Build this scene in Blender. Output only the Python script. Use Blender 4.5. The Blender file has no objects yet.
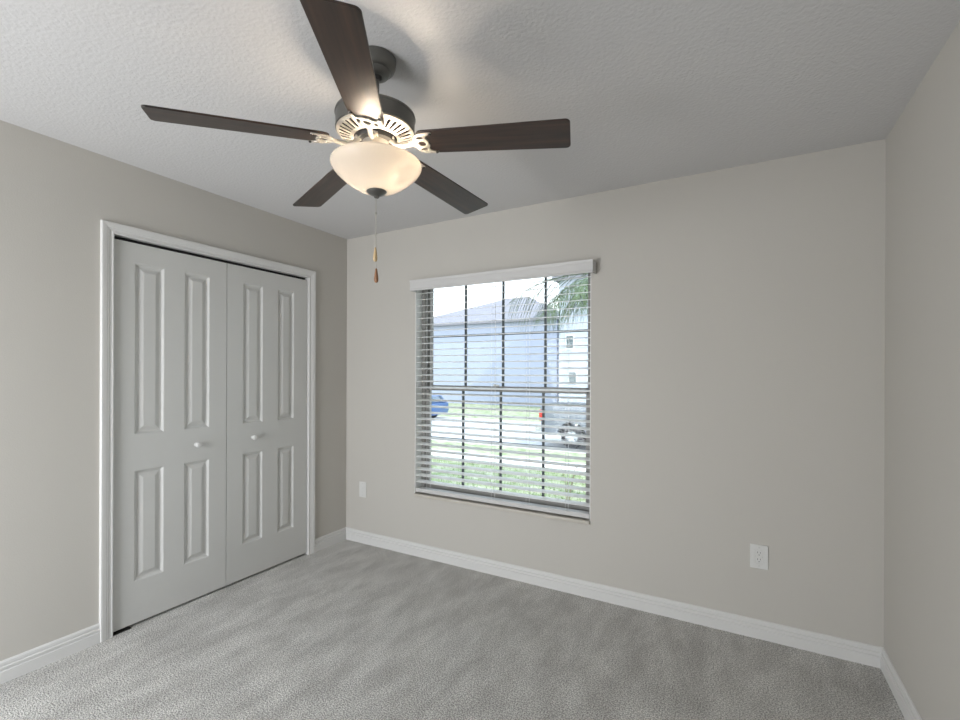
import bpy, bmesh, math, random
from mathutils import Vector, Matrix
random.seed(7)
PI = math.pi
SC = bpy.context.scene
COL = SC.collection

# ------------------------------------------------------------------ camera
YAW, PITCH, ROLL = -.5083, -.0003, .0037
def cam_axes():
    cy, sy = math.cos(YAW), math.sin(YAW)
    f = Vector((sy*math.cos(PITCH), cy*math.cos(PITCH), math.sin(PITCH)))
    r = Vector((cy, -sy, 0)); u = r.cross(f)
    return (r*math.cos(ROLL)+u*math.sin(ROLL), -r*math.sin(ROLL)+u*math.cos(ROLL), f)
cd = bpy.data.cameras.new('camera'); cam = bpy.data.objects.new('camera', cd); COL.objects.link(cam)
r_, u_, f_ = cam_axes()
M = Matrix((r_, u_, -f_)).transposed().to_4x4(); M.translation = Vector((2.7954, -2.7816, 1.3518))
cam.matrix_world = M
cd.sensor_width = 36; cd.lens = 464.684/960*36; cd.shift_y = 13.445/960
cd.clip_start = .02; cd.clip_end = 300
SC.camera = cam

# ------------------------------------------------------------------ view, world, sun, area lights
SC.view_settings.view_transform = 'Standard'; SC.view_settings.look = 'None'
SC.view_settings.gamma = 1; SC.view_settings.use_curve_mapping = False
SC.view_settings.exposure = 0.9
W = bpy.data.worlds.new('sky'); SC.world = W; W.use_nodes = True
nt = W.node_tree; bg = nt.nodes['Background']
tc = nt.nodes.new('ShaderNodeTexCoord'); sx = nt.nodes.new('ShaderNodeSeparateXYZ'); rp = nt.nodes.new('ShaderNodeValToRGB')
nt.links.new(tc.outputs['Generated'], sx.inputs[0]); nt.links.new(sx.outputs['Z'], rp.inputs[0])
rp.color_ramp.elements[0].color = (.95, .97, 1, 1); rp.color_ramp.elements[1].color = (.62, .78, 1, 1)
nt.links.new(rp.outputs[0], bg.inputs['Color']); bg.inputs['Strength'].default_value = 1.7

def light(name, kind, loc, energy, color, **kw):
    l = bpy.data.lights.new(name, kind); l.energy = energy; l.color = color
    for k, v in kw.items():
        setattr(l, k, v)
    o = bpy.data.objects.new(name, l); o.location = loc; COL.objects.link(o)
    return o
s = light('sun', 'SUN', (20, -5, 20), 2, (1, .96, .9), angle=.03)
s.rotation_euler = Vector((-.7, .2, -.7)).to_track_quat('-Z', 'Y').to_euler()
# area lamp added behind the camera, in an unseen opening made for it
a = light('rear_fill_light', 'AREA', (.78, -4.15, 1.05), 36, (.95, .97, 1), shape='RECTANGLE', size=1.3, size_y=1.8)
a.rotation_euler = (PI/2-.36, 0, 0)

# ------------------------------------------------------------------ helpers
def tag(o, label=None, cat=None, group=None, kind=None):
    if label: o['label'] = label
    if cat: o['category'] = cat
    if group: o['group'] = group
    if kind: o['kind'] = kind
    return o
def link(name, me, mat=None, parent=None, smooth=None, M=None):
    o = bpy.data.objects.new(name, me); COL.objects.link(o)
    if mat: me.materials.clear(); me.materials.append(mat)
    if smooth is not None:
        for p in me.polygons: p.use_smooth = True
        me.set_sharp_from_angle(angle=smooth)
    if M is not None: o.matrix_world = M
    if parent: 
        o.parent = parent; o.matrix_parent_inverse = PW[parent.name].inverted()
    PW[o.name] = M.copy() if M is not None else Matrix.Identity(4)
    return o
PW = {}
def empty(name, loc):
    o = bpy.data.objects.new(name, None); COL.objects.link(o); o.location = loc; o.empty_display_size = .1
    PW[o.name] = Matrix.Translation(loc); return o
def to_mesh(bm, name):
    bmesh.ops.recalc_face_normals(bm, faces=bm.faces[:])
    me = bpy.data.meshes.new(name); bm.to_mesh(me); bm.free(); return me
def B(): return bmesh.new()
def box(bm, x0, x1, y0, y1, z0, z1, bev=0, seg=2):
    t = bmesh.new(); bmesh.ops.create_cube(t, size=1)
    for v in t.verts:
        v.co = Vector(((x0+x1)/2+v.co.x*(x1-x0), (y0+y1)/2+v.co.y*(y1-y0), (z0+z1)/2+v.co.z*(z1-z0)))
    if bev: bmesh.ops.bevel(t, geom=t.edges[:], offset=bev, segments=seg, profile=.5, affect='EDGES')
    merge(bm, t)
def merge(bm, t, M=None):
    if M is not None: bmesh.ops.transform(t, matrix=M, verts=t.verts[:])
    me = bpy.data.meshes.new('tmp'); t.to_mesh(me); t.free(); bm.from_mesh(me); bpy.data.meshes.remove(me)
def lathe(bm, prof, n=48, c=(0, 0), closed=False):
    rings = []
    for r, z in prof:
        if r < 1e-6: rings.append([bm.verts.new((c[0], c[1], z))])
        else: rings.append([bm.verts.new((c[0]+r*math.cos(2*PI*i/n), c[1]+r*math.sin(2*PI*i/n), z)) for i in range(n)])
    pr = list(zip(rings, rings[1:]))
    if closed: pr.append((rings[-1], rings[0]))
    for A, C in pr:
        for i in range(n):
            j = (i+1) % n
            if len(A) == 1: bm.faces.new((A[0], C[i], C[j]))
            elif len(C) == 1: bm.faces.new((A[i], A[j], C[0]))
            else: bm.faces.new((A[i], A[j], C[j], C[i]))
def tube(bm, pts, rad, n=8):
    pts = [Vector(p) for p in pts]; rings = []
    for i, p in enumerate(pts):
        d = (pts[min(i+1, len(pts)-1)]-pts[max(i-1, 0)]).normalized()
        a = d.orthogonal().normalized() if i == 0 else (pa - d*pa.dot(d)).normalized()
        pa = a; b = d.cross(a); r = rad[i] if hasattr(rad, '__len__') else rad
        rings.append([bm.verts.new(p+(a*math.cos(2*PI*k/n)+b*math.sin(2*PI*k/n))*r) for k in range(n)])
    for A, C in zip(rings, rings[1:]):
        for k in range(n): bm.faces.new((A[k], A[(k+1) % n], C[(k+1) % n], C[k]))
    bm.faces.new(rings[0]); bm.faces.new(rings[-1][::-1])
def sweep(bm, prof, pts, dirs):
    """profile (a,b) swept through pts; dirs gives for each point the two vectors a and b multiply."""
    rings = [[bm.verts.new(Vector(p)+Vector(da)*q[0]+Vector(db)*q[1]) for q in prof] for p, (da, db) in zip(pts, dirs)]
    n = len(prof)
    for A, C in zip(rings, rings[1:]):
        for k in range(n): bm.faces.new((A[k], A[(k+1) % n], C[(k+1) % n], C[k]))
    bm.faces.new(rings[0]); bm.faces.new(rings[-1][::-1])
def plate(outer, holes=(), th=.004, bev=0):
    """flat plate with true holes, in the XY plane, thickness along Z; returns a bmesh"""
    cu = bpy.data.curves.new('tmp', 'CURVE'); cu.dimensions = '2D'; cu.fill_mode = 'BOTH'
    cu.extrude = max(th/2-bev, .0001); cu.bevel_depth = bev; cu.bevel_resolution = 1; cu.offset = -bev
    for pts in [outer]+list(holes):
        sp = cu.splines.new('POLY'); sp.points.add(len(pts)-1); sp.use_cyclic_u = True
        for p, q in zip(sp.points, pts): p.co = (q[0], q[1], 0, 1)
    o = bpy.data.objects.new('tmp', cu); COL.objects.link(o); bpy.context.view_layer.update()
    dg = bpy.context.evaluated_depsgraph_get()
    me = bpy.data.meshes.new_from_object(o.evaluated_get(dg))
    bpy.data.objects.remove(o); bpy.data.curves.remove(cu)
    bm = bmesh.new(); bm.from_mesh(me); bpy.data.meshes.remove(me)
    bmesh.ops.remove_doubles(bm, verts=bm.verts[:], dist=1e-5)
    return bm
def circ(x, y, r, n=16, ry=None, a0=0):
    ry = ry or r
    return [(x+r*math.cos(a0+2*PI*i/n), y+ry*math.sin(a0+2*PI*i/n)) for i in range(n)]
def rrect(x0, x1, y0, y1, r, n=5):
    out = []
    for cx, cy, a in ((x1-r, y1-r, 0), (x0+r, y1-r, PI/2), (x0+r, y0+r, PI), (x1-r, y0+r, 1.5*PI)):
        for k in range(n+1):
            t = a+k/n*PI/2; out.append((cx+r*math.cos(t), cy+r*math.sin(t)))
    return out

# ------------------------------------------------------------------ materials
def mat(name, color, rough=.6, metal=0, spec=.5, bump=None, mottle=None, coat=0):
    m = bpy.data.materials.new(name); m.use_nodes = True; n = m.node_tree; L = n.links.new
    p = n.nodes['Principled BSDF']
    p.inputs['Base Color'].default_value = (*color, 1); p.inputs['Roughness'].default_value = rough
    p.inputs['Metallic'].default_value = metal; p.inputs['Specular IOR Level'].default_value = spec
    p.inputs['Coat Weight'].default_value = coat; p.inputs['Coat Roughness'].default_value = .32
    tc = n.nodes.new('ShaderNodeTexCoord')
    if bump:
        scale, strength, dist, detail = bump
        t = n.nodes.new('ShaderNodeTexNoise'); t.inputs['Scale'].default_value = scale; t.inputs['Detail'].default_value = detail
        b = n.nodes.new('ShaderNodeBump'); b.inputs['Strength'].default_value = strength; b.inputs['Distance'].default_value = dist
        L(tc.outputs['Object'], t.inputs['Vector']); L(t.outputs['Fac'], b.inputs['Height']); L(b.outputs[0], p.inputs['Normal'])
    if mottle:
        scale, c2, detail = mottle
        t = n.nodes.new('ShaderNodeTexNoise'); t.inputs['Scale'].default_value = scale; t.inputs['Detail'].default_value = detail
        r = n.nodes.new('ShaderNodeValToRGB'); r.color_ramp.elements[0].color = (*color, 1); r.color_ramp.elements[1].color = (*c2, 1)
        r.color_ramp.elements[0].position = .35; r.color_ramp.elements[1].position = .65
        L(tc.outputs['Object'], t.inputs['Vector']); L(t.outputs['Fac'], r.inputs[0]); L(r.outputs[0], p.inputs['Base Color'])
    return m
WALLC = (.535, .515, .475)
m_wall = mat('painted_wall', WALLC, .75, spec=.25, bump=(170, .35, .0016, 2))
m_ceil = mat('textured_ceiling', (.62, .615, .615), .85, spec=.2, bump=(80, .85, .0026, 3))
m_trim = mat('white_trim_paint', (.68, .675, .66), .4, spec=.4)
m_door = mat('white_door_paint', (.60, .60, .58), .42, spec=.4, bump=(120, .05, .0005, 2))
m_dark = mat('closet_shade', (.02, .02, .02), .9)  # near-black: shade in the closet and door gap put into colour
m_blind = mat('blind_white', (.84, .84, .83), .45, spec=.4)
m_val = mat('valance_white_shaded_rail', (.60, .595, .585), .45, spec=.4)
m_cord = mat('blind_cord', (.7, .7, .7), .8)
m_reveal = mat('daylit_reveal', (.80, .80, .78), .6)  # brighter than the wall: daylight on the window reveal put into colour
m_frame = mat('window_frame_paint', (.24, .235, .22), .45)
m_munt = mat('dark_muntin', (.055, .068, .076), .5)
m_sill = mat('stone_sill', (.50, .47, .41), .35, mottle=(14, (.56, .53, .48), 4))
m_plate = mat('white_plastic', (.68, .68, .66), .35)
m_slot = mat('socket_slot', (.03, .03, .03), .6)
m_screw = mat('plated_screw', (.6, .6, .58), .3, metal=1)
m_pewter = mat('brushed_pewter', (.15, .148, .138), .38, metal=.75, bump=(300, .06, .0003, 2))
m_pewter_lit = mat('lamplit_pewter', (.58, .54, .48), .42, metal=.55)  # paler copy of the pewter; lamplight on the fan's underside put into colour
m_black = mat('dark_motor', (.03, .028, .026), .5)
m_core = mat('motor_core_black', (.008, .008, .008), .8)  # blackened so the recess behind the vent slots looks shaded
m_fob = mat('light_wood_fob', (.55, .40, .22), .4)
m_fob2 = mat('brown_wood_fob', (.28, .14, .07), .4)
m_chain = mat('bead_chain', (.55, .54, .50), .35, metal=.7)

def wood():
    m = mat('walnut_blade', (.03, .018, .012), .40, spec=.4, coat=.35); n = m.node_tree; L = n.links.new
    p = n.nodes['Principled BSDF']; tc = n.nodes['Texture Coordinate']
    mp = n.nodes.new('ShaderNodeMapping'); mp.inputs['Scale'].default_value = (2.2, 34, 20)
    t = n.nodes.new('ShaderNodeTexNoise'); t.inputs['Scale'].default_value = 1.6; t.inputs['Detail'].default_value = 6
    r = n.nodes.new('ShaderNodeValToRGB')
    r.color_ramp.elements[0].color = (.013, .008, .006, 1); r.color_ramp.elements[1].color = (.060, .030, .019, 1)
    r.color_ramp.elements[0].position = .3; r.color_ramp.elements[1].position = .75
    L(tc.outputs['Object'], mp.inputs[0]); L(mp.outputs[0], t.inputs['Vector']); L(t.outputs['Fac'], r.inputs[0]); L(r.outputs[0], p.inputs['Base Color'])
    return m
m_wood = wood()
def carpet():
    m = mat('grey_carpet', (.4, .4, .4), .95, spec=.1); n = m.node_tree; L = n.links.new
    p = n.nodes['Principled BSDF']; tc = n.nodes['Texture Coordinate']
    p.inputs['Sheen Weight'].default_value = .25
    fine = n.nodes.new('ShaderNodeTexNoise'); fine.inputs['Scale'].default_value = 170; fine.inputs['Detail'].default_value = 4
    mp = n.nodes.new('ShaderNodeMapping'); mp.inputs['Scale'].default_value = (5.5, 2.2, 1); mp.inputs['Rotation'].default_value = (0, 0, .12)
    big = n.nodes.new('ShaderNodeTexNoise'); big.inputs['Scale'].default_value = 1.5; big.inputs['Detail'].default_value = 7; big.inputs['Roughness'].default_value = .62
    r1 = n.nodes.new('ShaderNodeValToRGB'); r2 = n.nodes.new('ShaderNodeValToRGB')
    r1.color_ramp.elements[0].color = (.33, .32, .30, 1); r1.color_ramp.elements[1].color = (.80, .785, .75, 1)
    r1.color_ramp.elements[0].position = .42; r1.color_ramp.elements[1].position = .58
    r2.color_ramp.elements[0].color = (.79, .785, .775, 1); r2.color_ramp.elements[1].color = (1.12, 1.12, 1.115, 1)
    r2.color_ramp.elements[0].position = .36; r2.color_ramp.elements[1].position = .64
    mx = n.nodes.new('ShaderNodeMix'); mx.data_type = 'RGBA'; mx.blend_type = 'MULTIPLY'; mx.inputs[0].default_value = 1
    L(tc.outputs['Object'], fine.inputs['Vector']); L(tc.outputs['Object'], mp.inputs[0]); L(mp.outputs[0], big.inputs['Vector'])
    L(fine.outputs['Fac'], r1.inputs[0]); L(big.outputs['Fac'], r2.inputs[0])
    L(r1.outputs[0], mx.inputs[6]); L(r2.outputs[0], mx.inputs[7]); L(mx.outputs[2], p.inputs['Base Color'])
    b = n.nodes.new('ShaderNodeBump'); b.inputs['Strength'].default_value = .9; b.inputs['Distance'].default_value = .012
    L(fine.outputs['Fac'], b.inputs['Height']); L(b.outputs[0], p.inputs['Normal'])
    return m
m_carpet = carpet()
def pane_mat():
    m = bpy.data.materials.new('window_glass'); m.use_nodes = True; n = m.node_tree; n.nodes.clear(); L = n.links.new
    o = n.nodes.new('ShaderNodeOutputMaterial'); t = n.nodes.new('ShaderNodeBsdfTransparent'); g = n.nodes.new('ShaderNodeBsdfGlossy')
    t.inputs[0].default_value = (.94, .97, .97, 1); g.inputs['Roughness'].default_value = .02
    f = n.nodes.new('ShaderNodeFresnel'); f.inputs[0].default_value = 1.25
    mx = n.nodes.new('ShaderNodeMixShader'); L(f.outputs[0], mx.inputs[0]); L(t.outputs[0], mx.inputs[1]); L(g.outputs[0], mx.inputs[2]); L(mx.outputs[0], o.inputs[0])
    return m
m_glass = pane_mat()
def bowl_mat():
    m = bpy.data.materials.new('frosted_bowl_glass'); m.use_nodes = True; n = m.node_tree; n.nodes.clear(); L = n.links.new
    o = n.nodes.new('ShaderNodeOutputMaterial'); t = n.nodes.new('ShaderNodeBsdfTranslucent'); d = n.nodes.new('ShaderNodeBsdfDiffuse')
    g = n.nodes.new('ShaderNodeBsdfGlossy'); g.inputs['Roughness'].default_value = .25
    t.inputs[0].default_value = (.170, .154, .134, 1); d.inputs[0].default_value = (.85, .80, .72, 1)
    a = n.nodes.new('ShaderNodeMixShader'); a.inputs[0].default_value = .45
    b = n.nodes.new('ShaderNodeMixShader'); f = n.nodes.new('ShaderNodeFresnel'); f.inputs[0].default_value = 1.35
    L(t.outputs[0], a.inputs[1]); L(d.outputs[0], a.inputs[2]); L(f.outputs[0], b.inputs[0]); L(a.outputs[0], b.inputs[1]); L(g.outputs[0], b.inputs[2]); L(b.outputs[0], o.inputs[0])
    return m
m_bowl = bowl_mat()
def emit(name, c, s):
    m = bpy.data.materials.new(name); m.use_nodes = True; p = m.node_tree.nodes['Principled BSDF']
    p.inputs['Emission Color'].default_value = (*c, 1); p.inputs['Emission Strength'].default_value = s; return m
m_bulb = emit('lit_bulb', (1, .86, .68), 12)

# ------------------------------------------------------------------ room shell
RW, RH, RY = 3.3836, 2.44, -4.15
CY0, CY1, CZ = -1.619, -.388, 2.056            # closet opening
WX0, WX1, WZ0, WZ1 = .697, 2.012, .462, 2.036  # window opening
def structure(name, bm, m, smooth=None):
    o = link(name, to_mesh(bm, name), m, smooth=smooth); tag(o, kind='structure'); return o
bm = B(); box(bm, -.09, RW, RY, 0, -.12, 0); structure('floor', bm, m_carpet)
bm = B(); box(bm, -.8, RW+.15, RY-.15, .22, RH, RH+.15); structure('ceiling', bm, m_ceil)
bm = B()
box(bm, -.12, 0, RY, CY0-.018, -.12, RH); box(bm, -.12, 0, CY1+.018, .0, -.12, RH); box(bm, -.12, 0, CY0-.018, CY1+.018, CZ+.018, RH)
structure('wall_left', bm, m_wall)
bm = B(); box(bm, RW, RW+.12, RY, 0, -.12, RH); structure('wall_right', bm, m_wall)
bm = B()
box(bm, -.12, WX0, 0, .2, -.12, RH); box(bm, WX1, RW+.12, 0, .2, -.12, RH)
box(bm, WX0, WX1, 0, .2, -.12, WZ0-.02); box(bm, WX0, WX1, 0, .2, WZ1, RH)
structure('wall_back', bm, m_wall)
bm = B(); box(bm, -.12, .1, RY-.12, RY, -.12, RH); box(bm, 1.46, RW+.12, RY-.12, RY, -.12, RH); box(bm, .1, 1.46, RY-.12, RY, 2.2, RH)
structure('wall_rear', bm, m_wall)
# closet behind the doors
bm = B()
box(bm, -.72, -.70, -1.9, -.1, -.12, RH); box(bm, -.72, -.12, -1.92, -1.9, -.12, RH); box(bm, -.72, -.12, -.1, -.08, -.12, RH); box(bm, -.7, -.09, -1.9, -.1, -.12, -.001)
structure('wall_closet', bm, m_dark)

# baseboards: profile (out from the wall, up)
BB = [(0, 0), (.014, 0), (.014, .050), (.0095, .053), (.0090, .058), (.0125, .060), (.0125, .068), (.0078, .0705), (.0075, .076), (.0100, .078), (.0090, .088), (.005, .0935), (0, .0945)]
def baseboard(name, p0, p1, out, m0=0, m1=0):
    bm = B(); d = (Vector(p1)-Vector(p0)).normalized(); out = Vector(out)
    sweep(bm, BB, [p0, p1], [(out+d*m0, (0, 0, 1)), (out+d*m1, (0, 0, 1))])
    return structure(name, bm, m_trim)
baseboard('baseboard_left', (0, RY, 0), (0, CY0-.0555, 0), (1, 0, 0))
baseboard('baseboard_left.001', (0, CY1+.0555, 0), (0, 0, 0), (1, 0, 0), 0, -1)
baseboard('baseboard_back', (0, 0, 0), (RW, 0, 0), (0, -1, 0), 1, -1)
baseboard('baseboard_right', (RW, RY, 0), (RW, 0, 0), (-1, 0, 0), 0, -1)

# closet casing: profile (away from the opening, out from the wall)
CP = [(0, 0), (0, .009), (.004, .012), (.010, .012), (.012, .010), (.022, .010), (.030, .0135), (.036, .0135), (.040, .0155), (.058, .0175), (.068, .0175), (.071, .014), (.071, 0)]
CP = [(a*.80, b) for a, b in CP]
bm = B(); o4 = .0
pts = [(0, CY0, 0), (0, CY0, CZ), (0, CY1, CZ), (0, CY1, 0)]
dr = [((0, -1, 0), (1, 0, 0)), ((0, -1, 1), (1, 0, 0)), ((0, 1, 1), (1, 0, 0)), ((0, 1, 0), (1, 0, 0))]
sweep(bm, CP, pts, dr); structure('trim_1', bm, m_trim)
# jamb lining the closet opening
bm = B(); box(bm, -.12, .002, CY0-.018, CY0, 0, CZ+.018); box(bm, -.12, .002, CY1, CY1+.018, 0, CZ+.018); box(bm, -.12, .002, CY0, CY1, CZ, CZ+.018)
structure('trim_2', bm, m_trim)

# ------------------------------------------------------------------ closet doors
FX = -.008
PROF = [(0, 0), (.004, -.0015), (.013, -.0105), (.020, -.012), (.025, -.011), (.042, -.003), (.046, -.002)]
def closet_door(name, y0, y1, z0, z1, cols, rows):
    bm = B(); ys = sorted([y0, y1]+[v for c in cols for v in c]); zs = sorted([z0, z1]+[v for c in rows for v in c])
    for a, b in zip(ys, ys[1:]):
        for c, d in zip(zs, zs[1:]):
            if (a, b) in cols and (c, d) in rows:
                prev = None
                for off, dx in PROF:
                    q = [bm.verts.new((FX+dx, yy, zz)) for yy, zz in ((a+off, c+off), (b-off, c+off), (b-off, d-off), (a+off, d-off))]
                    if prev:
                        for k in range(4): bm.faces.new((prev[k], prev[(k+1) % 4], q[(k+1) % 4], q[k]))
                    prev = q
                bm.faces.new(prev)
            else:
                bm.faces.new([bm.verts.new((FX, yy, zz)) for yy, zz in ((a, c), (b, c), (b, d), (a, d))])
    t = .034
    def q(*p): bm.faces.new([bm.verts.new(v) for v in p])
    q((FX-t, y0, z0), (FX-t, y1, z0), (FX-t, y1, z1), (FX-t, y0, z1))
    q((FX, y0, z0), (FX-t, y0, z0), (FX-t, y0, z1), (FX, y0, z1)); q((FX, y1, z0), (FX-t, y1, z0), (FX-t, y1, z1), (FX, y1, z1))
    q((FX, y0, z0), (FX-t, y0, z0), (FX-t, y1, z0), (FX, y1, z0)); q((FX, y0, z1), (FX-t, y0, z1), (FX-t, y1, z1), (FX, y1, z1))
    bmesh.ops.remove_doubles(bm, verts=bm.verts[:], dist=1e-5)
    return structure(name, bm, m_door)
ROWS = [(.235, .828), (1.018, 1.932)]
d1 = closet_door('door_1', CY0+.004, -1.0125, 0.015, 2.036, [(-1.519, -1.372), (-1.265, -1.118)], ROWS)
d2 = closet_door('door_2', -1.0085, CY1-.005, 0.015, 2.036, [(-.902, -.757), (-.642, -.506)], ROWS)
for d, ky in ((d1, -1.196), (d2, -.831)):
    bm = B()
    lathe(bm, [(0, -.002), (.013, -.002), (.013, .002), (.0075, .005), (.0075, .012), (.013, .017), (.0165, .023), (.0155, .029), (.010, .033), (0, .034)], 28)
    bmesh.ops.transform(bm, matrix=Matrix.Translation((FX, ky, .924)) @ Matrix.Rotation(PI/2, 4, 'Y'), verts=bm.verts[:])
    link('door_knob', to_mesh(bm, 'door_knob'), m_trim, d, .5)
bm = B(); box(bm, -.06, .004, CY0+.002, CY0+.085, .001, .004); tube(bm, [(-.033, CY0+.03, .004), (-.033, CY0+.03, .03)], .006)
link('pivot_bracket', to_mesh(bm, 'pivot_bracket'), m_black, d1)
bm = B(); box(bm, -.055, -.03, CY0+.003, CY1-.003, CZ-.010, CZ-.0005)
link('door_track', to_mesh(bm, 'door_track'), m_dark, d2)

# ------------------------------------------------------------------ window
bm = B(); e = .003
box(bm, WX0-.001, WX0+e, -.0005, .2, WZ0, WZ1); box(bm, WX1-e, WX1+.001, -.0005, .2, WZ0, WZ1); box(bm, WX0, WX1, -.0005, .2, WZ1-e, WZ1+.001)
structure('trim_3', bm, m_reveal)
win = empty('window_1', ((WX0+WX1)/2, .12, WZ0)); tag(win, kind='structure')
FY0, FY1 = .075, .165
bm = B(); fw = .032
box(bm, WX0, WX0+fw, FY0, FY1, WZ0, WZ1, .003); box(bm, WX1-fw, WX1, FY0, FY1, WZ0, WZ1, .003)
box(bm, WX0, WX1, FY0, FY1, WZ0, WZ0+.03, .003); box(bm, WX0, WX1, FY0, FY1, WZ1-.022, WZ1, .003)
for x in (WX0+fw, WX1-fw-.006): box(bm, x, x+.006, FY0+.012, FY0+.018, WZ0+.03, WZ1-.03); box(bm, x, x+.006, FY0+.05, FY0+.056, WZ0+.03, WZ1-.03)
link('frame', to_mesh(bm, 'frame'), m_frame, win)
def sash(y, z0, z1, zm, rail_lo, rail_hi):
    x0, x1 = WX0+fw-.002, WX1-fw+.002; st = .026
    bm = B()
    box(bm, x0, x0+st, y-.013, y+.013, z0, z1, .003); box(bm, x1-st, x1, y-.013, y+.013, z0, z1, .003)
    box(bm, x0, x1, y-.014, y+.013, z0, z0+rail_lo, .003); box(bm, x0, x1, y-.013, y+.013, z1-rail_hi, z1, .003)
    s = link('sash', to_mesh(bm, 'sash'), m_frame, win)
    bm = B(); box(bm, x0+st-.003, x1-st+.003, y-.002, y+.002, z0+rail_lo-.003, z1-rail_hi+.003)
    link('pane', to_mesh(bm, 'pane'), m_glass, s)
    bm = B()
    for x in (1.0475, 1.3525, 1.667): box(bm, x-.0072, x+.0072, y-.009, y+.009, z0+rail_lo-.001, z1-rail_hi+.001, .002, 1)
    box(bm, x0+st, x1-st, y-.008, y+.008, zm-.0075, zm+.0075, .002, 1)
    o = link('muntin_grid', to_mesh(bm, 'muntin_grid'), m_munt, s); o['label'] = 'dark muntin grid'
sash(.142, 1.222, WZ1-.018, 1.628, .034, .02)
sash(.108, WZ0+.028, 1.262, .868, .04, .038)
bm = B(); box(bm, 1.30, 1.345, .088, .1, 1.262, 1.274, .003); box(bm, 1.31, 1.32, .07, .1, 1.27, 1.276, .002)
o = link('sash_lock', to_mesh(bm, 'sash_lock'), m_plate, win)
bm = B(); box(bm, WX0, WX1, -.018, FY0+.004, WZ0-.022, WZ0, .004)
o = link('window_sill', to_mesh(bm, 'window_sill'), m_sill, win); o['label'] = 'pale stone sill'

# ------------------------------------------------------------------ horizontal blind
bl = empty('window_blind', (1.36, .035, .49))
tag(bl, 'white horizontal slatted blind hanging open over the window', 'blind')
SY0, SY1 = .004, .054
SX0, SX1 = WX0+.005, WX1-.005
bm = B(); tilt = math.tan(math.radians(9.5))
for k in range(32):
    zc = .549+.0465*k
    if zc > 1.975: break
    n = 6; top = []; bot = []
    for i in range(n+1):
        u = i/n; y = SY0+(SY1-SY0)*u; cr = .0022*(1-(2*u-1)**2); z = zc+(u-.5)*(SY1-SY0)*tilt+cr
        top.append((y, z+.0013)); bot.append((y, z-.0013))
    pr = top+bot[::-1]
    A = [bm.verts.new((SX0, *p)) for p in pr]; C = [bm.verts.new((SX1, *p)) for p in pr]
    for i in range(len(pr)): bm.faces.new((A[i], A[(i+1) % len(pr)], C[(i+1) % len(pr)], C[i]))
    bm.faces.new(A); bm.faces.new(C[::-1])
link('slat_stack', to_mesh(bm, 'slat_stack'), m_blind, bl, .6)
bm = B(); box(bm, SX0, SX1, SY0-.002, SY1+.002, .471, .500, .004); link('bottom_rail', to_mesh(bm, 'bottom_rail'), m_val, bl)  # rail shares the slats' white; darker copy puts front shade into colour
bm = B(); box(bm, SX0, SX1, .0, .058, 1.990, 2.04, .002); link('head_rail', to_mesh(bm, 'head_rail'), m_blind, bl)
bm = B(); VX0, VX1 = .699, 2.043
VP = [(-.072, 1.949), (-.075, 1.953), (-.075, 1.960), (-.072, 1.964), (-.072, 2.008), (-.076, 2.016), (-.078, 2.026), (-.064, 2.026), (-.064, 1.949)]
A = [bm.verts.new((VX0, *p)) for p in VP]; C = [bm.verts.new((VX1, *p)) for p in VP]
for i in range(len(VP)): bm.faces.new((A[i], A[(i+1) % len(VP)], C[(i+1) % len(VP)], C[i]))
bm.faces.new(A); bm.faces.new(C[::-1])
box(bm, VX0, VX0+.008, -.066, -.001, 1.95, 2.025, .001); box(bm, VX1-.008, VX1, -.066, -.001, 1.95, 2.025, .001)
link('valance', to_mesh(bm, 'valance'), m_val, bl)
for x in (.80, 1.335, 1.59, 1.855):
    bm = B()
    for y in (SY0-.0015, SY1+.0015): tube(bm, [(x, y, .49), (x, y, 1.995)], .0009, 5)
    tube(bm, [(x+.012, .029, .49), (x+.012, .029, 1.995)], .0009, 5)
    for k in range(31):
        zc = .5463+.0465*k; box(bm, x-.0008, x+.0008, SY0, SY1, zc-.0022, zc-.0012)
    link('ladder_cord', to_mesh(bm, 'ladder_cord'), m_cord, bl)

# ------------------------------------------------------------------ wall outlets
def outlet(x, z, w, label):
    e = empty('wall_outlet', (x, 0, z)); tag(e, label, 'outlet', 'wall outlets')
    R = Matrix.Translation((x, -.003, z)) @ Matrix.Rotation(PI/2, 4, 'X'); h = .061
    t = plate(rrect(-w, w, -h, h, .004), [rrect(-.0167, .0167, -.0346, .0346, .003)], .006, .0015); bm = B(); merge(bm, t, R)
    link('cover_plate', to_mesh(bm, 'cover_plate'), m_plate, e)
    for s in (1, -1):
        c = s*.0173
        t = plate(rrect(-.0166, .0166, c-.0172, c+.0172, .0025), [[(-.0075, c-.001), (-.0055, c-.001), (-.0055, c+.009), (-.0075, c+.009)], [(.0052, c), (.0072, c), (.0072, c+.008), (.0052, c+.008)], circ(0, c-.008, .0026, 10)], .006, .0006)
        bm = B(); merge(bm, t, R); rc = link('receptacle', to_mesh(bm, 'receptacle'), m_plate, e)
    bm = B(); box(bm, x-.017, x+.017, -.0012, -.0004, z-.034, z+.034)
    o = link('socket_backing', to_mesh(bm, 'socket_backing'), m_slot, e); o['label'] = 'dark socket slots'
    for zz in (.0462, -.0462):
        bm = B(); lathe(bm, [(0, 0), (.0032, 0), (.0028, .0012), (0, .0014)], 14); merge_t = Matrix.Translation((x, -.0058, z+zz)) @ Matrix.Rotation(PI/2, 4, 'X')
        bmesh.ops.transform(bm, matrix=merge_t, verts=bm.verts[:]); link('cover_screw', to_mesh(bm, 'cover_screw'), m_screw, e, .5)
outlet(.183, .424, .035, 'white duplex wall outlet low on the back wall near the closet corner')
outlet(2.889, .417, .040, 'white duplex wall outlet low on the back wall right of the window')

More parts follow.
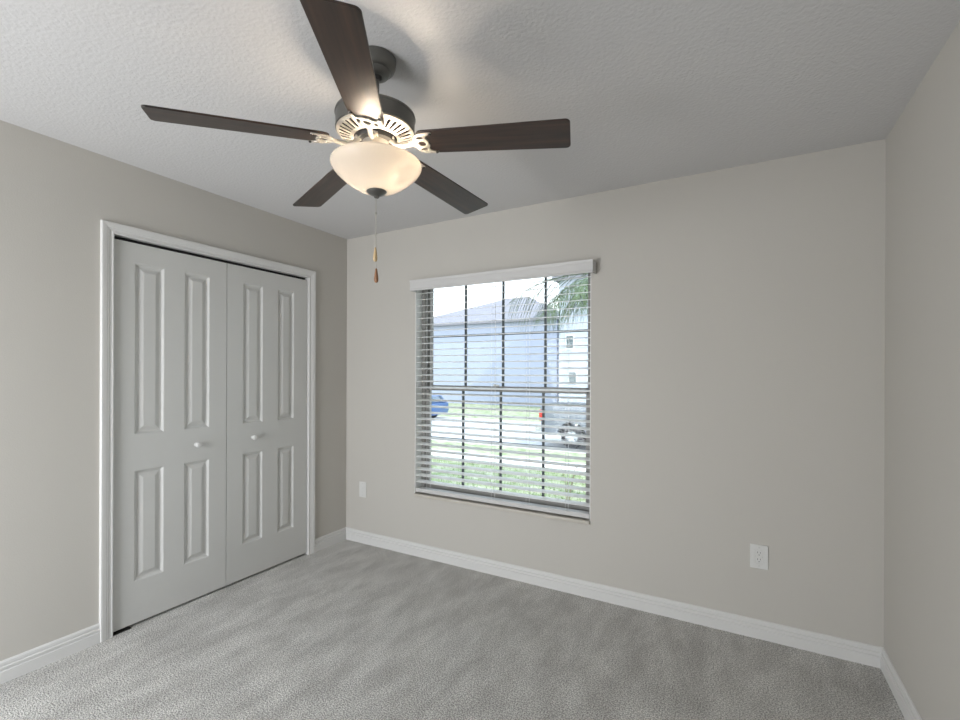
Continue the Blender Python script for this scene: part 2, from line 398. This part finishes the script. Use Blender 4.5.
# ------------------------------------------------------------------ ceiling fan
CX, CYF = 1.693, -1.552
fan = empty('ceiling_fan', (CX, CYF, RH)); tag(fan, 'five blade dark wood ceiling fan with pewter motor and lit frosted glass bowl', 'ceiling fan')
c = (CX, CYF)
def turned(name, prof, m, parent=fan, n=64, ang=.5, closed=False):
    bm = B(); lathe(bm, prof, n, c, closed); return link(name, to_mesh(bm, name), m, parent, ang)
turned('canopy', [(0, 2.4395), (.067, 2.4395), (.0695, 2.437), (.0695, 2.432), (.0685, 2.428), (.0675, 2.414), (.063, 2.402), (.054, 2.394), (.050, 2.393), (.048, 2.388), (.041, 2.3795), (.030, 2.375), (.022, 2.375), (.020, 2.385)], m_pewter)
turned('hanger_ball', [(0, 2.395), (.016, 2.391), (.0205, 2.381), (.018, 2.370), (.0125, 2.365), (0, 2.365)], m_black, n=32)
turned('downrod', [(.0115, 2.38), (.0115, 2.262), (0, 2.262)], m_pewter, n=32)
turned('motor_housing', [(.012, 2.286), (.024, 2.284), (.026, 2.262), (.050, 2.256), (.100, 2.250), (.128, 2.246), (.1355, 2.242), (.137, 2.236), (.134, 2.232), (.1335, 2.195), (.1345, 2.190), (.135, 2.186), (.1325, 2.1835), (.131, 2.186), (.131, 2.236), (.02, 2.25)], m_pewter)
slots = []
for i in range(34):
    a = 2*PI*(i+.5)/34; d = Vector((math.cos(a), math.sin(a))); t = Vector((-d.y, d.x)); sl = []
    for r, w, k0 in ((.087, .0036, 1), (.117, .0056, 0)):
        for j in range(5):
            th = (PI/2+j/4*PI) if k0 else (-PI/2+j/4*PI)
            p = d*(r+w*math.cos(th))+t*(w*math.sin(th)); sl.append((p.x, p.y))
    slots.append(sl)
t = plate(circ(0, 0, .1315, 96), [circ(0, 0, .0735, 64)]+slots, .0022, .0006)
for v in t.verts: q = (v.co.xy.length-.0735)/.06; v.co.z += .017*q-.010*max(0, q-.72)/.28*0+.004*max(0, q-.8)/.2
bm = B(); merge(bm, t, Matrix.Translation((CX, CYF, 2.163)))
o = link('vent_ring', to_mesh(bm, 'vent_ring'), m_pewter_lit, fan); o['label'] = 'slotted metal ring under the motor, lamplit tone in its colour'
turned('motor_core', [(0, 2.24), (.128, 2.24), (.128, 2.215), (.07, 2.200), (.045, 2.172), (0, 2.172)], m_core)
turned('flywheel', [(.03, 2.165), (.066, 2.165), (.068, 2.160), (.066, 2.149), (.03, 2.147)], m_black, closed=True)
turned('switch_housing', [(.0, 2.168), (.044, 2.168), (.046, 2.155), (.047, 2.112), (.052, 2.106), (.058, 2.100), (.058, 2.092), (.05, 2.088), (0, 2.088)], m_pewter_lit)
turned('center_rod', [(.006, 2.09), (.006, 1.98), (0, 1.98)], m_chain, n=12)
c = (CX+.0038, CYF+.0020)
bowl = turned('glass_bowl', [(.130, 2.0755), (.138, 2.0785), (.146, 2.0790), (.1520, 2.0775), (.1550, 2.073), (.1545, 2.067), (.150, 2.056), (.140, 2.0425), (.124, 2.0275), (.105, 2.012), (.087, 1.9995), (.069, 1.990), (.052, 1.9835), (.036, 1.9805), (.012, 1.980)], m_bowl, n=96, ang=1.2)
bowl['label'] = 'lit frosted cream glass bowl'
turned('finial', [(0, 1.986), (.020, 1.986), (.033, 1.983), (.0345, 1.979), (.032, 1.975), (.025, 1.970), (.014, 1.966), (.009, 1.963), (.0095, 1.960), (.006, 1.957), (0, 1.956)], m_pewter, n=40)
c = (CX, CYF)
RT, FR = Vector((.874, .487, 0)), Vector((.67, -.742, 0))
for k, (p, e) in enumerate(((RT*.088+FR*.036, 14.5), (RT*-.052+FR*-.04, 13.5))):
    bx, by = CX+p.x, CYF+p.y
    bm = B(); lathe(bm, [(0, 2.022), (.010, 2.025), (.017, 2.035), (.019, 2.047), (.015, 2.060), (.009, 2.068), (.009, 2.082), (0, 2.082)], 24, (bx, by))
    b = link('light_bulb', to_mesh(bm, 'light_bulb'), m_bulb, fan, .9); b.visible_shadow = True
    l = light('bulb_light', 'POINT', (bx, by, 2.047), e, (1, .83, .64), shadow_soft_size=.021)
    l.parent = fan; l.matrix_parent_inverse = PW[fan.name].inverted()
# blades
def blade_outline():
    x0, x1 = .156, .664; w = lambda x: .5*(.111+(.13-.111)*(x-.2)/.46)
    pts = []
    def corner(cx, cy, r, a0, a1, n=7):
        for k in range(n+1):
            t = a0+(a1-a0)*k/n; pts.append((cx+r*math.cos(t), cy+r*math.sin(t)))
    rt, rr = .015, .028
    corner(x1-rt, w(x1)-rt, rt, 0, PI/2); corner(x0+rr, w(x0)-rr, rr, PI/2, PI)
    corner(x0+rr, -w(x0)+rr, rr, PI, 1.5*PI); corner(x1-rt, -w(x1)+rt, rt, 1.5*PI, 2*PI)
    return pts
t = plate(blade_outline(), [], .006, .0012); blade_me = to_mesh(t, 'fan_blade'); blade_me.materials.append(m_wood)
# bracket: medallion plate under the blade root, scalloped outer edge
half = [(.150, .009), (.160, .010), (.168, .018), (.174, .030), (.184, .041), (.198, .048), (.214, .0505), (.236, .050), (.242, .0465), (.240, .0425), (.227, .040), (.218, .034), (.2155, .026), (.219, .017), (.2225, .010), (.221, .004), (.2195, 0)]
half = [(x-.025, y) for x, y in half]
outl = half+[(x, -y) for x, y in half[-2::-1]]
def rotp(pts): return pts
holes = [circ(.172, 0, .0130, 18), circ(.172, .028, .012, 12, .0065, 0), circ(.172, -.028, .012, 12, .0065, 0)]
t = plate(outl, holes, .0045, .001); bm = B(); merge(bm, t, Matrix.Translation((0, 0, -.0058)))
tube(bm, [(.052, 0, .0165), (.064, 0, .006), (.078, 0, -.007), (.104, 0, -.0105), (.130, 0, -.0075), (.152, 0, -.0062)], [.010, .009, .008, .008, .0075, .004], 10)
box(bm, .040, .070, -.014, .014, .011, .019, .002)
sb = B(); lathe(sb, [(0, -.0120), (.0035, -.0115), (.0050, -.0085), (.0050, -.006), (0, -.006)], 12); screw_me = to_mesh(sb, 'bracket_screw'); screw_me.materials.append(m_black)
iron_me = to_mesh(bm, 'blade_bracket'); iron_me.materials.append(m_pewter_lit)
for p in iron_me.polygons: p.use_smooth = True
iron_me.set_sharp_from_angle(angle=.6)
DA = [.007, -.008, -.007, .012, -.003]; DC = [-.008, .012, -.004, -.015, .004]; DP = [.001, -.010, .016, -.007, 0]
for k in range(5):
    a = .277+k*2*PI/5+DA[k]; cn = -.045+DC[k]; pt = .187+DP[k]
    rd = Vector((math.cos(a), math.sin(a), cn)).normalized(); td = Vector((-math.sin(a)*math.cos(pt), math.cos(a)*math.cos(pt), -math.sin(pt)))
    nn = rd.cross(td).normalized(); td = nn.cross(rd)
    Mx = Matrix((rd, td, nn)).transposed().to_4x4(); Mx.translation = Vector((CX, CYF, 2.135-cn*.15))
    b = link('fan_blade', blade_me, None, fan, None, Mx)
    i = link('blade_bracket', iron_me, None, fan, None, Mx)
    i.parent = b; i.matrix_parent_inverse = Mx.inverted(); i['label'] = 'cast metal bracket, lamplit tone in its colour'
    for sy in (.044, -.044):
        Ms = Mx @ Matrix.Translation((.2115, sy, 0)); w = link('bracket_screw', screw_me, None, fan, None, Ms); w.parent = b; w.matrix_parent_inverse = Mx.inverted()
# pull chains
for dx, zt, zb, m in ((.0, 1.786, 1.737, m_fob), (.0035, 1.713, 1.664, m_fob2)):
    bm = B(); px, py = CX+dx*.874, CYF+dx*.487
    tube(bm, [(px, py, 1.957), (px, py, zt)], .0007, 6)
    z = 1.955
    while z > zt:
        bmesh.ops.create_icosphere(bm, subdivisions=1, radius=.0014, matrix=Matrix.Translation((px, py, z))); z -= .0042
    for zz in (1.905, 1.835): lathe(bm, [(0, zz+.005), (.0026, zz+.003), (.0026, zz-.003), (0, zz-.005)], 10, (px, py))
    ch = link('pull_chain', to_mesh(bm, 'pull_chain'), m_chain, fan, .8)
    bm = B(); L = zt-zb
    lathe(bm, [(0, zt+.002), (.003, zt), (.0042, zt-.15*L), (.0062, zt-.45*L), (.0078, zt-.72*L), (.0072, zt-.88*L), (.004, zt-.98*L), (0, zb)], 20, (px, py))
    f = link('pull_fob', to_mesh(bm, 'pull_fob'), m, ch, .8); f['label'] = 'pale wood drop pull' if m is m_fob else 'brown wood drop pull'

# ------------------------------------------------------------------ outside: ground
m_lawn = mat('lawn_grass', (.22, .27, .14), .9, spec=.1, mottle=(3.5, (.46, .46, .34), 6), bump=(40, .6, .03, 3))
m_blade = mat('grass_blade', (.24, .31, .15), .8, spec=.2)
m_conc = mat('pale_concrete', (.62, .60, .57), .85, mottle=(2, (.70, .68, .65), 5))
m_road = mat('pale_asphalt', (.46, .46, .47), .85, mottle=(1.2, (.54, .54, .55), 5))
def gz(y): return -.3-.0747*(min(y, 10.6)-.3) if y > .3 else -.3
def ground(name, ys, m, dz=0, x0=-60, x1=45, zf=gz):
    bm = B(); rows = [(bm.verts.new((x0, y, zf(y)+dz)), bm.verts.new((x1, y, zf(y)+dz))) for y in ys]
    low = [(bm.verts.new((x0, y, zf(y)+dz-.15)), bm.verts.new((x1, y, zf(y)+dz-.15))) for y in ys]
    for (a, b), (c2, d) in zip(rows, rows[1:]): bm.faces.new((a, b, d, c2))
    for (a, b), (c2, d) in zip(low, low[1:]): bm.faces.new((a, b, d, c2))
    bm.faces.new((rows[0][0], rows[0][1], low[0][1], low[0][0])); bm.faces.new((rows[-1][0], rows[-1][1], low[-1][1], low[-1][0]))
    return structure(name, bm, m)
SZ = gz(11)
ground('lawn', [.2, 2, 4, 7.34], m_lawn); ground('sidewalk', [7.34, 8.7], m_conc, .01); ground('lawn.001', [8.7, 10.6, 11.05], m_lawn)
ground('curb', [11.05, 11.2], m_conc, .01); ground('street', [11.2, 18.6], m_road, -.05); ground('curb.001', [18.6, 18.75], m_conc, .01); ground('lawn.002', [18.75, 70], m_lawn)
bm = B(); rnd = random.Random(3)
for i in range(9000):
    y = .6+6.6*rnd.random()**.8; xc = 2.6-.53*(y+2.78); x = xc+rnd.uniform(-1, 1)*(1.2+.26*y)
    z = gz(y); h = rnd.uniform(.03, .075); a = rnd.uniform(0, PI); w = .006; dx, dy = math.cos(a)*w, math.sin(a)*w; lx, ly = rnd.uniform(-.03, .03), rnd.uniform(-.03, .03)
    bm.faces.new([bm.verts.new(v) for v in ((x-dx, y-dy, z-.005), (x+dx, y+dy, z-.005), (x+lx, y+ly, z+h))])
me = bpy.data.meshes.new('grass'); bm.to_mesh(me); bm.free()
g = link('grass', me, m_blade); tag(g, 'short green grass growing on the lawn under the window', 'grass', kind='stuff')

# ------------------------------------------------------------------ outside: houses across the street
m_stucco = mat('pale_blue_stucco', (.40, .425, .53), .9, bump=(20, .3, .01, 2)); m_stucco2 = mat('white_stucco', (.45, .48, .56), .9)
m_roof = mat('grey_shingle', (.22, .21, .235), .9, mottle=(6, (.27, .26, .285), 4)); m_shut = mat('dark_window', (.09, .12, .13), .3); m_white = mat('white_paint', (.8, .8, .8), .6)
def hip(bm, x0, x1, y0, y1, z, zr, ov=.4, rx0=None, rx1=None):
    x0 -= ov; x1 += ov; y0 -= ov; y1 += ov; ym = (y0+y1)/2; h = (y1-y0)/2
    rx0 = x0+h if rx0 is None else rx0; rx1 = x1-h if rx1 is None else rx1
    v = [bm.verts.new(p) for p in ((x0, y0, z), (x1, y0, z), (x1, y1, z), (x0, y1, z), (rx0, ym, zr), (rx1, ym, zr))]
    u = [bm.verts.new(p) for p in ((x0, y0, z-.18), (x1, y0, z-.18), (x1, y1, z-.18), (x0, y1, z-.18))]
    for f in ((0, 1, 5, 4), (1, 2, 5), (2, 3, 4, 5), (3, 0, 4)): bm.faces.new([v[i] for i in f])
    for i in range(4): bm.faces.new((v[i], v[(i+1) % 4], u[(i+1) % 4], u[i]))
    bm.faces.new(u)
def house(name, x0, x1, y0, y1, ze, zr, wm, label, wins, rx=(None, None)):
    e = empty(name, ((x0+x1)/2, (y0+y1)/2, SZ)); tag(e, label, 'house')
    bm = B(); box(bm, x0, x1, y0, y1, SZ-.1, ze); link('house_wall', to_mesh(bm, 'house_wall'), wm, e)
    bm = B(); hip(bm, x0, x1, y0, y1, ze+.18, zr, .4, *rx); link('roof', to_mesh(bm, 'roof'), m_roof, e)
    for (a, b, zl, zh) in wins:
        bm = B(); box(bm, a-.08, b+.08, y0-.06, y0+.02, zl-.08, zh+.08); w = link('house_window', to_mesh(bm, 'house_window'), m_white, e)
        bm = B(); box(bm, a, b, y0-.08, y0-.05, zl, zh); link('window_pane', to_mesh(bm, 'window_pane'), m_shut, w)
house('house', -22.6, -8.6, 29, 36, 5.2, 7.6, m_stucco, 'pale blue house with hipped grey roof across the street, behind the middle of the window', [], (-14.6, -12.2))
house('house', -7.75, 5, 27, 36, 7.6, 10, m_stucco2, 'taller white house across the street, seen behind the palm fronds', [(-7.2, -6.75, 3.05, 3.85), (-7.0, -6.55, .75, 1.45), (-5.75, -5.45, .75, 1.45)])

# ------------------------------------------------------------------ outside: vehicles
m_silver = mat('silver_car_paint', (.20, .215, .25), .35, spec=.5, coat=.4); m_blue = mat('blue_car_paint', (.035, .09, .23), .3, spec=.6, coat=.5)
m_tire = mat('tyre_rubber', (.03, .03, .033), .85); m_rim = mat('alloy_rim', (.62, .63, .66), .35, metal=.6); m_cglass = mat('car_glass', (.05, .08, .12), .1, spec=.7)
m_red = mat('red_lens', (.55, .04, .03), .25); m_chrome = mat('bumper_chrome', (.6, .6, .62), .25, metal=.8); m_cover = mat('black_cover', (.05, .06, .07), .6)
XZ = Matrix.Rotation(PI/2, 4, 'X')   # plate XY -> world XZ
def side_body(name, outl, y0, y1, X, Z, m, parent, bev=.03):
    t = plate(outl, [], y1-y0, bev); bm = B(); merge(bm, t, Matrix.Translation((X, (y0+y1)/2, Z)) @ XZ)
    return link(name, to_mesh(bm, name), m, parent, .6)
def wheel(x, y, z, r, w, parent, side):
    prof = [(.55*r, -w/2), (.92*r, -w/2), (r, -w*.36), (r, w*.36), (.92*r, w/2), (.55*r, w/2)]
    bm = B(); lathe(bm, prof, 36, (0, 0), True); R = Matrix.Translation((x, y, z)) @ Matrix.Rotation(PI/2, 4, 'X')
    bmesh.ops.transform(bm, matrix=R, verts=bm.verts[:]); tw = link('wheel', to_mesh(bm, 'wheel'), m_tire, parent, .5)
    bm = B(); lathe(bm, [(.56*r, w*.30), (.62*r, w*.44), (.56*r, w*.47), (.52*r, w*.34), (.5*r, w*.12), (0, w*.12)], 32)
    for k in range(6):
        a = k*PI/3; t = bmesh.new(); box(t, .05, .55*r, -.045*r/.36, .045*r/.36, w*.12, w*.40, .01); merge(bm, t, Matrix.Rotation(a, 4, 'Z'))
    lathe(bm, [(0, w*.46), (.15*r, w*.44), (.18*r, w*.2)], 20)
    bmesh.ops.transform(bm, matrix=R @ Matrix.Rotation(0 if side < 0 else PI, 4, 'X'), verts=bm.verts[:]); link('wheel_rim', to_mesh(bm, 'wheel_rim'), m_rim, tw, .5)
def arch(cx, cz, r, zb):
    a0 = math.asin(max(-1, min(1, (zb-cz)/r))); return [(cx+r*math.cos(t), cz+r*math.sin(t)) for t in [PI-a0+(a0*2-PI)*k/10 for k in range(11)]]
# pickup: rear at -x, parked at the near kerb, facing +x
TX, TY, TZ = -3.1, 12.0, SZ-.05
tr = empty('pickup_truck', (TX+2.8, TY+.93, TZ)); tag(tr, 'silver pickup truck with dark bed cover at the kerb, seen through lower right panes', 'truck')
wr = .375
ol = [(.03, .52)]+arch(1.1, wr, .50, .46)+arch(4.55, wr, .50, .46)+[(5.5, .5), (5.6, .62), (5.58, 1.05), (5.4, 1.16), (4.35, 1.24), (2.35, 1.30), (2.33, 1.40), (.06, 1.41), (.0, 1.3)]
side_body('truck_body', ol, TY, TY+1.86, TX, TZ, m_silver, tr)
side_body('truck_cab', [(2.36, 1.28), (2.42, 1.78), (2.62, 1.86), (3.5, 1.86), (3.7, 1.8), (4.3, 1.24)], TY+.1, TY+1.76, TX, TZ, m_silver, tr)
side_body('side_window', [(2.6, 1.30), (2.66, 1.72), (3.45, 1.75), (3.62, 1.7), (4.02, 1.30)], TY+.085, TY+1.775, TX, TZ, m_cglass, tr, .005)
bm = B(); box(bm, TX+.08, TX+2.3, TY+.07, TY+1.79, TZ+1.39, TZ+1.43, .01); link('bed_cover', to_mesh(bm, 'bed_cover'), m_cover, tr)
for yy in (TY-.012, TY+1.78):
    bm = B(); box(bm, TX-.035, TX+.10, yy, yy+.09, TZ+.88, TZ+1.24, .015); link('tail_light', to_mesh(bm, 'tail_light'), m_red, tr)
bm = B(); box(bm, TX-.2, TX+.05, TY+.03, TY+1.83, TZ+.5, TZ+.68, .03); link('rear_bumper', to_mesh(bm, 'rear_bumper'), m_chrome, tr)
bm = B(); box(bm, TX+.1, TX+5.4, TY+.25, TY+1.6, TZ+.38, TZ+.55); link('chassis', to_mesh(bm, 'chassis'), m_cover, tr)
for x in (1.1, 4.55):
    for y, sd in ((TY+.13, -1), (TY+1.73, 1)): wheel(TX+x, y, TZ+wr, wr, .24, tr, sd)
# blue saloon on the far kerb, its rear end towards +x
CX0, CYY, CZZ = -15.4, 16.6, SZ-.05
car = empty('car', (CX0+2.25, CYY+.88, CZZ)); tag(car, 'blue car parked across the street behind the left edge of the window', 'car')
wc = .32
side_body('car_body', [(.1, .3)]+arch(.85, wc, .40, .25)+arch(3.5, wc, .40, .25)+[(4.4, .28), (4.5, .5), (4.48, .85), (4.35, .95), (3.5, .99), (1.2, .95), (.2, .82), (.0, .62)], CYY, CYY+1.76, CX0, CZZ, m_blue, car)
side_body('car_cabin', [(1.15, .9), (1.9, 1.22), (2.3, 1.29), (3.6, 1.31), (4.1, 1.27), (4.42, .93)], CYY+.13, CYY+1.63, CX0, CZZ, m_blue, car)
side_body('side_window', [(1.5, .96), (1.98, 1.17), (2.4, 1.21), (3.6, 1.23), (4.0, 1.19), (4.22, .97)], CYY+.11, CYY+1.65, CX0, CZZ, m_cglass, car, .005)
side_body('rear_window', [(4.13, 1.235), (4.16, 1.245), (4.42, .985), (4.39, .975)], CYY+.28, CYY+1.48, CX0, CZZ, m_cglass, car, .003)
for x in (.85, 3.5):
    for y, sd in ((CYY+.11, -1), (CYY+1.65, 1)): wheel(CX0+x, y, CZZ+wc, wc, .2, car, sd)

# ------------------------------------------------------------------ outside: palm and small plant
m_leaf = mat('palm_leaflet', (.06, .085, .045), .5, spec=.3, mottle=(3, (.13, .18, .075), 3)); m_rach = mat('palm_stem', (.20, .26, .10), .6); m_trunk = mat('palm_trunk', (.22, .17, .12), .95, bump=(25, .8, .03, 3))
PX, PY = 1.42, 4.5; PZ = gz(PY); CRN = Vector((PX, PY, 2.82))
palm = empty('palm_tree', (PX, PY, PZ)); tag(palm, 'green palm tree with thin drooping fronds outside the upper right of the window', 'palm tree')
bm = B(); prof = []
for k in range(41):
    z = PZ-.05+(CRN.z-PZ+.05)*k/40; prof.append((.085-.02*k/40+(.008 if k % 2 else 0), z))
lathe(bm, [(0, prof[0][1])]+prof+[(0, CRN.z+.03)], 20, (PX, PY)); link('trunk', to_mesh(bm, 'trunk'), m_trunk, palm, .4)
def frond(az, rise, length, droop, seed):
    rn = random.Random(seed); bm = B(); pts = []
    h = Vector((math.cos(az), math.sin(az), 0)); p = CRN.copy(); el = rise; n = 26
    for k in range(n+1):
        pts.append(p.copy()); d = h*math.cos(el)+Vector((0, 0, math.sin(el))); p = p+d*(length/n); el -= droop/n*(.4+1.2*k/n)
    tube(bm, pts, [.011*(1-.85*k/n) for k in range(n+1)], 6)
    side = h.cross(Vector((0, 0, 1)))
    for k in range(3, n*2-1, 1):
        u = k/(n*2); q = pts[int(u*n)].lerp(pts[min(int(u*n)+1, n)], u*n-int(u*n)); tan = (pts[min(int(u*n)+1, n)]-pts[int(u*n)]).normalized()
        for s in (-1, 1):
            L = length*.58*math.sin(PI*(.12+.86*u))**.7*rn.uniform(.85, 1.15)+.05
            d = (side*s*rn.uniform(.5, .8)+tan*rn.uniform(.55, .8)+Vector((0, 0, rn.uniform(-.1, .2)))).normalized()
            a = q.copy(); w = .0065; prevs = None; nrm = tan.cross(d).normalized(); wv = d.cross(nrm).normalized()
            for j in range(5):
                ww = w*(1-(j/4)**1.5)+.0006; c1 = bm.verts.new(a+wv*ww); c2 = bm.verts.new(a-wv*ww)
                if prevs: bm.faces.new((prevs[0], prevs[1], c2, c1))
                prevs = (c1, c2); d = (d+Vector((0, 0, -.30))).normalized(); a = a+d*(L/4)
    me = bpy.data.meshes.new('frond'); bm.to_mesh(me); bm.free()
    link('frond', me, m_leaf, palm)
for i, (az, rise, L, dr) in enumerate([(PI*1.04, .22, 2.1, 1.0), (PI*1.2, .1, 1.6, 1.3), (PI*.9, .2, 1.9, 1.2), (PI*1.1, -.1, 1.3, 1.0), (PI*1.35, .2, 1.5, 1.6), (PI*.72, .5, 1.6, 1.7), (PI*1.5, .4, 1.5, 1.9), (PI*.5, .6, 1.6, 1.9), (PI*.25, .5, 1.7, 2), (0, .4, 1.7, 2), (PI*1.75, .5, 1.6, 2)]):
    frond(az, rise, L, dr, i)
SXp, SYp = .51, 4.1
sh = empty('young_plant', (SXp, SYp, gz(SYp))); tag(sh, 'small thin stemmed plant growing on the lawn behind the lower right panes', 'plant')
bm = B(); leaves = []; rn = random.Random(5)
for k in range(5):
    a = rn.uniform(0, 2*PI); top = Vector((SXp+.12*math.cos(a), SYp+.12*math.sin(a), gz(SYp)+rn.uniform(.35, .62))); base = Vector((SXp+.02*math.cos(a), SYp+.02*math.sin(a), gz(SYp)-.02))
    mid = base.lerp(top, .5)+Vector((rn.uniform(-.03, .03), rn.uniform(-.03, .03), 0)); tube(bm, [base, mid, top], [.006, .005, .003], 6)
    for j in range(7):
        t = .35+.65*j/6; q = base.lerp(mid, t*2) if t < .5 else mid.lerp(top, t*2-1); b = rn.uniform(0, 2*PI)
        d = Vector((math.cos(b), math.sin(b), .4)).normalized(); s = d.cross(Vector((0, 0, 1))).normalized()*.014; l = .065
        leaves.append((q, q+d*l*.5+s, q+d*l-Vector((0, 0, .01)), q+d*l*.5-s, Vector((0, 0, .004))))
link('stem', to_mesh(bm, 'stem'), m_trunk, sh)
for q in leaves:
    lf = B(); A = [lf.verts.new(v) for v in q[:4]]; m2 = lf.verts.new((q[0]+q[2])/2-q[4]); lf.faces.new((A[0], A[1], m2)); lf.faces.new((A[1], A[2], m2)); lf.faces.new((A[2], A[3], m2)); lf.faces.new((A[3], A[0], m2))
    link('leaf', to_mesh(lf, 'leaf'), m_leaf, sh)
